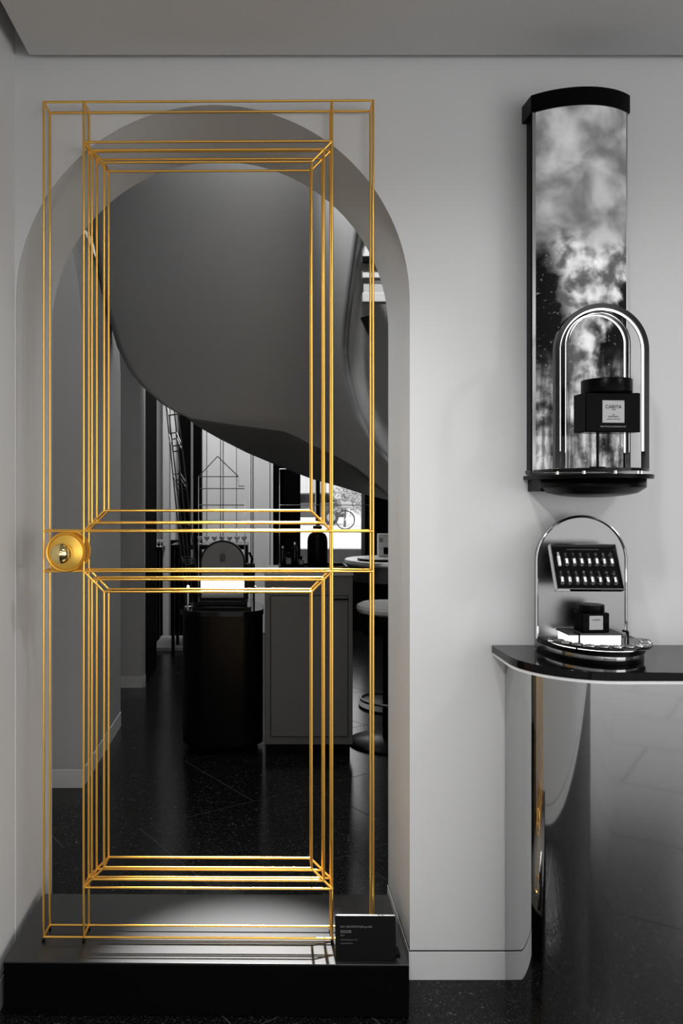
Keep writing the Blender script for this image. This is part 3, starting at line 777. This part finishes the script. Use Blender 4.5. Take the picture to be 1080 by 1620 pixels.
# clearance for the skirting behind the counter
bd = MB(); bd.prism([(x, min(y, YW-.004)) for x, y in counter_outline(.034)], 'Z', .0, ZC-.026)
bd.build('steel_body', M['steel'], ctr, angle=30)
MB().prism(counter_outline(.002), 'Z', ZC-.026, ZC-.019).build('white_trim', M['white'], ctr)
MB().prism(counter_outline(0), 'Z', ZC-.019, ZC).build('stone_top', M['blackgloss'], ctr, bevel=.001)

# ------------------------------------------------------------------ tester display on the counter
td = thing('tester_display', (.80, 1.95, ZC), 'round-topped steel tester display standing on the black counter', 'display')
Y = 2.045; s_ = F/Y
xa, xb = X_(849, Y), X_(990, Y); r = (xb-xa)/2; xc = (xa+xb)/2; zs = Z_(817, Y)-r
MB().prism(archpoly(xc, r, ZC+.004, zs), 'Y', Y, Y+.018).build('back_panel', M['panelsteel'], td)
pts = [(xc-r, Y-.001, ZC+.03)]+[(xc-r*math.cos(PI*k/40), Y-.001, zs+r*math.sin(PI*k/40)) for k in range(41)]+[(xc+r, Y-.001, ZC+.03)]
MB().tube(pts, .0032, 8).build('edge_trim', M['chrome'], td)
bx0, bx1 = xc-r, xc+r+.018
def dish(inset, y_back, depth, n=28):
    a = (bx1-bx0)/2-inset; c = (bx0+bx1)/2
    return [(c-a, y_back), ]+[(c-a*math.cos(PI*k/n), y_back-.03-(depth-inset)*math.sin(PI*k/n)) for k in range(n+1)]+[(c+a, y_back)]
MB().prism(dish(.004, Y+.015, .175), 'Z', ZC, ZC+.010).build('foot', M['black'], td, bevel=.001)
MB().prism(dish(.012, Y+.015, .175), 'Z', ZC+.010, ZC+.020).build('steel_band', M['chrome'], td)
MB().prism(dish(.002, Y+.015, .180), 'Z', ZC+.020, ZC+.034).build('base', M['black'], td, bevel=.001)
MB().prism(dish(.006, Y-.06, .120), 'Z', ZC+.034, ZC+.041).build('glass_ring', M['glass'], td, bevel=.001)
dc = (bx0+bx1)/2
for k in range(11):
    a = PI*(k+.5)/11; p = (dc-.102*math.cos(a), Y-.09-.095*math.sin(a), ZC+.0412)
    q = MB().lathe([(.012, 0), (.013, .001), (.013, .003), (.009, .004), (.009, .0015)], p, 14); q.build('sample_dish', M['chrome'] if k % 2 else M['brushed'], td)
# light box with hidden lamp and the two upright pins
lx0, lx1 = X_(898, 1.965), X_(979, 1.965)
MB().box(lx0, lx1, 1.955, 2.03, ZC+.034, Z_(1005, 1.955)).build('light_box', M['ledbox'], td)
lid = MB().box(lx0-.004, lx1+.003, 1.950, 2.034, Z_(1005, 1.955), Z_(1002, 1.955)).build('light_box_lid', M['darkgrey'], td)
for px, py in ((916, 1003), (993, 1000)):
    p = P(px, py, 1.91); b0 = Vector((p.x, p.y, ZC+.034))
    pin = MB().tube([b0, p], .0022, 10).build('pin', M['black'], td)
    MB().tube([p, p+Vector((-.014, -.004, .004))], .0026, 10).build('pin_head', M['black'], pin)
# mini jar on the light box
zt3 = Z_(1002, 1.955)
def jar(name, c, ang, w, d, h, capr, caph, label, capm=None):
    root = thing(name, c, label, 'jar'); R = Matrix.Rotation(ang, 3, 'Z'); c = Vector(c)
    ax, ay = R @ Vector((1, 0, 0)), R @ Vector((0, 1, 0)); az = Vector((0, 0, 1))
    body = MB().obox(c+az*(h/2), ax*(w/2), ay*(d/2), az*(h/2)).build('body', M['jarblack'], root, bevel=.0022)
    MB().lathe([(capr*.7, 0), (capr*.97, 0), (capr, .001), (capr, caph-.0015), (capr*.98, caph), (.002, caph)], c+az*(h+.001), 40).build('cap', M['black'], root, angle=50)
    return root, c, ax, ay, az, body
jc = (X_(935, 1.985), 1.985, zt3+.0004)
root, c, ax, ay, az, body = jar('tester_jar', jc, .05, .066, .05, .047, .030, .017, 'small black cream jar standing on the light box of the tester display')
lb = MB().obox(c-ay*.0256+az*.024, ax*.0165, ay*.0007, az*.0165).build('label_plate', M['labelgrey'], root)
text('lettering', 'CARITA', c-ay*.0266+az*.031, .004, M['printdark'], lb, ax, az, bold=.01)
# ampoule tray leaning on the panel
q = [P(869.5, 861.5, 1.995), P(973.5, 864, 1.995), P(983.5, 932.5, 1.945), P(878.5, 934, 1.945)]
tc_ = sum(q, Vector())/4
tr_ = ((q[1]-q[0])+(q[2]-q[3])).normalized(); tu = ((q[0]-q[3])+(q[1]-q[2])); tu = (tu-tr_*tu.dot(tr_)); 
# keep the slight shear of the printed sleeve out: true rectangle, turned in its plane
tu.normalize(); tn = tr_.cross(tu)
if tn.y > 0: tn = -tn
tw, th_ = ((q[1]-q[0]).length+(q[2]-q[3]).length)/4, ((q[0]-q[3]).length+(q[1]-q[2]).length)/4
at = thing('ampoule_tray', (tc_.x, tc_.y+.02, ZC+.041), 'black tray of ampoules with steel edge leaning on the tester display', 'tray')
MB().obox(tc_-tn*.006, tr_*tw, tn*.006, tu*th_).build('base', M['blackgloss'], at, bevel=.0005)
for sgn in (-1, 1):
    MB().obox(tc_+tr_*(sgn*tw), tr_*.0009, tn*.0075, tu*(th_+.0009)).build('edge', M['chrome'], at)
    MB().obox(tc_+tu*(sgn*th_), tr_*(tw+.0009), tn*.0075, tu*.0009).build('edge', M['chrome'], at)
MB().tube([tc_-tn*.012-tu*.0, Vector((tc_.x, Y-.002, tc_.z))], .006, 10).build('bracket', M['black'], at)
text('lettering', 'CONCENTRÉ CATALYSEUR RÉGÉNÉRATION', tc_+tn*.0006+tu*(th_*.80),   .0026, mat('dim_print', .12, .6), at, tr_, tu, space=1.05)
def nth(k): return ['leftmost', 'second', 'third', 'fourth', 'fifth', 'sixth', 'seventh', 'rightmost'][k]
for rowi in range(2):
    for k in range(8):
        base = tc_+tn*.0055+tr_*((-.80+k*.228)*tw)+tu*((.02 if rowi == 0 else -.80)*th_)
        special = rowi == 0 and k == 0
        lab = ('white plastic ampoule opener in the upper left of the black ampoule tray' if special else
               '%s glass ampoule from the left in the %s row of the ampoule tray' % (nth(k) if 0 < k < 7 else nth(k), 'upper' if rowi == 0 else 'lower'))
        if k in (0, 7) and not special: lab = '%s glass ampoule in the %s row of the ampoule tray' % (nth(k), 'upper' if rowi == 0 else 'lower')
        g = thing('ampoule_opener' if special else 'ampoule', base, lab, 'opener' if special else 'ampoule', None if special else 'ampoules in the black tray')
        Lh = th_*.62
        def al(prof, name, mt):
            pts = [base+tu*(h*Lh) for r0, h in prof]; MB().tube(pts, [r0 for r0, h in prof], 12).build(name, mt, g)
        if special:
            al([(.0032, .0), (.0038, .02), (.0038, .68), (.003, .72)], 'sleeve', M['white']); al([(.0026, .72), (.0026, .95), (.0018, 1)], 'tip', M['print'])
        else:
            al([(.001, 0), (.0036, .03), (.0046, .1), (.0046, .55), (.0036, .62), (.0017, .68), (.0017, .76), (.0024, .84), (.0022, .95), (.0008, 1)], 'vial', M['ampglass'])
            al([(.0048, .16), (.0048, .5)], 'label_band', M['brushed'])

# ------------------------------------------------------------------ wall display with LED screen
YS, SAG = 2.05, .040
sxa, sxb = X_(847, YS), X_(990, YS); zb0, zt0 = Z_(748, YS), Z_(178, YS)
wd = thing('wall_display', ((sxa+sxb)/2, 2.0, zb0-.05), 'tall wall-mounted display with curved glowing screen and black cap', 'display')
def arc(x0, x1, y, sag, n=28):
    c = (x1-x0)/2; R = (c*c+sag*sag)/(2*sag); a = math.asin(min(1, c/R))
    return [((x0+x1)/2+R*math.sin(-a+2*a*k/n), y-sag+R-R*math.cos(-a+2*a*k/n)) for k in range(n+1)]
scr = arc(sxa, sxb, YS, SAG)
MB().prism(scr+[(sxb, YS+.01), (sxa, YS+.01)], 'Z', zb0, zt0).build('screen', M['screen'], wd, angle=50)
xw0 = .681-.001
MB().prism([(xw0, YW-.001), (xw0, YS+.03), (xw0+.0, YS+.002), (sxa-.008, YS+.002), (sxa-.008, YS+.012), (sxb-.004, YS+.012), (sxb-.004, YW-.001)], 'Z', zb0, zt0+.01).build('housing', M['black'], wd)
for x in (sxa, sxb):
    MB().box(x-.008 if x == sxa else x, x if x == sxa else x+.003, YS-.001, YS+.012, zb0, zt0).build('edge_strip', M['brushed'], wd)
cap = arc(sxa-.011, sxb+.011, YS+.002, SAG+.006)
MB().prism(cap+[(sxb+.011, YW-.001), (sxa-.014, YW-.001)], 'Z', zt0, zt0+.044).build('cap', M['black'], wd, bevel=.001)
cl_ = arc(sxa, sxb, YS, SAG-.001)
MB().prism(cl_+[(sxb, YS+.01), (sxa, YS+.01)], 'Z', zt0-.0035, zt0-.0005).build('cap_shadow_line', M['black'], wd)
# shelf plates and domed foot
pc = .803
def shelf(cx, a, depth, y0, n=32): return [(cx-a, YW-.001)]+[(cx-a*math.cos(PI*k/n), y0-depth*math.sin(PI*k/n)) for k in range(n+1)]+[(cx+a, YW-.001)]
MB().prism(shelf(pc, .127, .165, 2.02), 'Z', Z_(745.5, 1.92), Z_(741, 1.92)).build('upper_plate', M['blackgloss'], wd, bevel=.0006)
for k in range(5):
    a = PI*(k+.5)/5; p = (pc-.105*math.cos(a), 2.0-.13*math.sin(a), Z_(752, 1.92))
    MB().lathe([(.004, 0), (.004, Z_(745, 1.92)-Z_(752, 1.92))], p, 10).build('spacer', M['chrome'], wd)
MB().prism(shelf(pc+.002, .134, .175, 2.02), 'Z', Z_(757, 1.92), Z_(750.5, 1.92)).build('lower_plate', M['black'], wd, bevel=.0006)
zp = Z_(757, 1.92); rows = []
for j in range(9):
    t = j/8
    rows.append([])
    for k in range(33):
        a = PI*k/32; sh = shelf(pc, .122, .15, 2.02)[1+k]
        ctrv = Vector((pc, 2.02))
        p = Vector(sh); 
        if j == 0: rows[-1].append((p.x, p.y, zp))
        elif j == 1: rows[-1].append((p.x, p.y, zp-.020))
        else:
            f = 1-((j-1)/7); q = ctrv+(p-ctrv)*f; rows[-1].append((q.x, q.y, zp-.020-.024*math.sqrt(max(0, 1-f*f))))
dm = MB().grid(rows); dm.build('domed_foot', M['black'], wd, solid=.002, angle=40)
MB().box(pc-.12, pc+.12, 2.02, YW-.001, zp-.030, zp).build('foot_block', M['black'], wd)

# arches and jar on the shelf
zsh = Z_(741, 1.92)
def ringarch(name, label, cx, Y, r_out, band, dep, zsp, m_band):
    root = thing(name, (cx, Y, zsh), label, 'arch')
    n = 48
    outer = archpoly(cx, r_out, zsh, zsp, n); inner = archpoly(cx, r_out-band, zsh, zsp, n)
    k = len(outer); v = [(x, y, z) for y in (Y-dep/2, Y+dep/2) for pl in (outer, inner) for x, z in pl]
    f = []
    for i in range(k-1):
        f += [(i, i+1, k+i+1, k+i), (2*k+i, 3*k+i, 3*k+i+1, 2*k+i+1), (i, 2*k+i, 2*k+i+1, i+1), (k+i, k+i+1, 3*k+i+1, 3*k+i)]
    f += [(0, k, 3*k, 2*k), (k-1, 3*k-1, 4*k-1, 2*k-1)]
    MB().add(v, f).build('band', m_band, root, bevel=.0006)
    rr = r_out-band-.0012
    # the light line runs inside the band and stops short of the feet
    pts = [(x, Y-dep*.12, max(z, zsh+.04)) for x, z in archpoly(cx, rr, zsh+.04, zsp, n)]
    MB().tube(pts, .0026, 8).build('light_line', M['led'], root)
    return root
ringarch('light_arch', 'larger chrome light arch standing nearer on the wall display shelf', .790, 1.92, .109, .0105, .020, Z_(555, 1.92), M['darkchrome'])
ringarch('light_arch', 'smaller chrome light arch standing behind the cream jar', .8015, 1.985, .083, .009, .022, Z_(546, 1.985), M['darkchrome'])
# clear bell behind the smaller arch
gb = []
n = 36; zi = Z_(546, 1.985)
MBg = MB(); o_ = archpoly(.8015, .0725, zsh, zi, n); i_ = archpoly(.8015, .0700, zsh, zi, n); k = len(o_)
v = [(x, y, z) for y in (1.955, 1.974) for pl in (o_, i_) for x, z in pl]; f = []
for i in range(k-1):
    f += [(i, i+1, k+i+1, k+i), (2*k+i, 3*k+i, 3*k+i+1, 2*k+i+1), (i, 2*k+i, 2*k+i+1, i+1), (k+i, k+i+1, 3*k+i+1, 3*k+i)]
f += [(0, k, 3*k, 2*k), (k-1, 3*k-1, 4*k-1, 2*k-1)]
tag(MBg.add(v, f).build('glass_arch', M['glass']), 'clear acrylic arch inside the smaller chrome light arch', 'arch')
bz = Z_(684.5, 1.895)
jc = (X_(960, 1.905), 1.908, bz)
root, c, ax, ay, az, body = jar('cream_jar', jc, .09, .131, .060, .0905, .056, .031, 'large black cream jar with silver label raised on a rod')
lb = MB().obox(c-ay*.0306+az*.047, ax*.026, ay*.0006, az*.0255).build('label_plate', M['labelgrey'], root)
for body_, dz, h_ in (('CARITA', .0575, .0078), ('PARIS', .0510, .0026), ('OR', .0395, .0026), ('RÉGÉNÉRANT', .0352, .0028), ('BAUMANT CRÉATEUR', .0295, .0022)):
    text('lettering', body_, c-ay*.0315+az*dz, h_, M['printdark'], lb, ax, az, bold=.02)
text('lettering', 'PROTOCOLE RÉGÉNÉRANT', c-ay*.0305+az*.0125, .0032, M['print'], root, ax, az, space=1.1)
rx = X_(945, 1.905)
MB().lathe([(.0030, 0), (.0030, bz-zsh)], (rx, 1.905, zsh), 12).build('support_rod', M['black'], root)
MB().lathe([(.018, 0), (.018, .003), (.004, .004)], (rx, 1.905, zsh), 20).build('support_foot', M['black'], root)
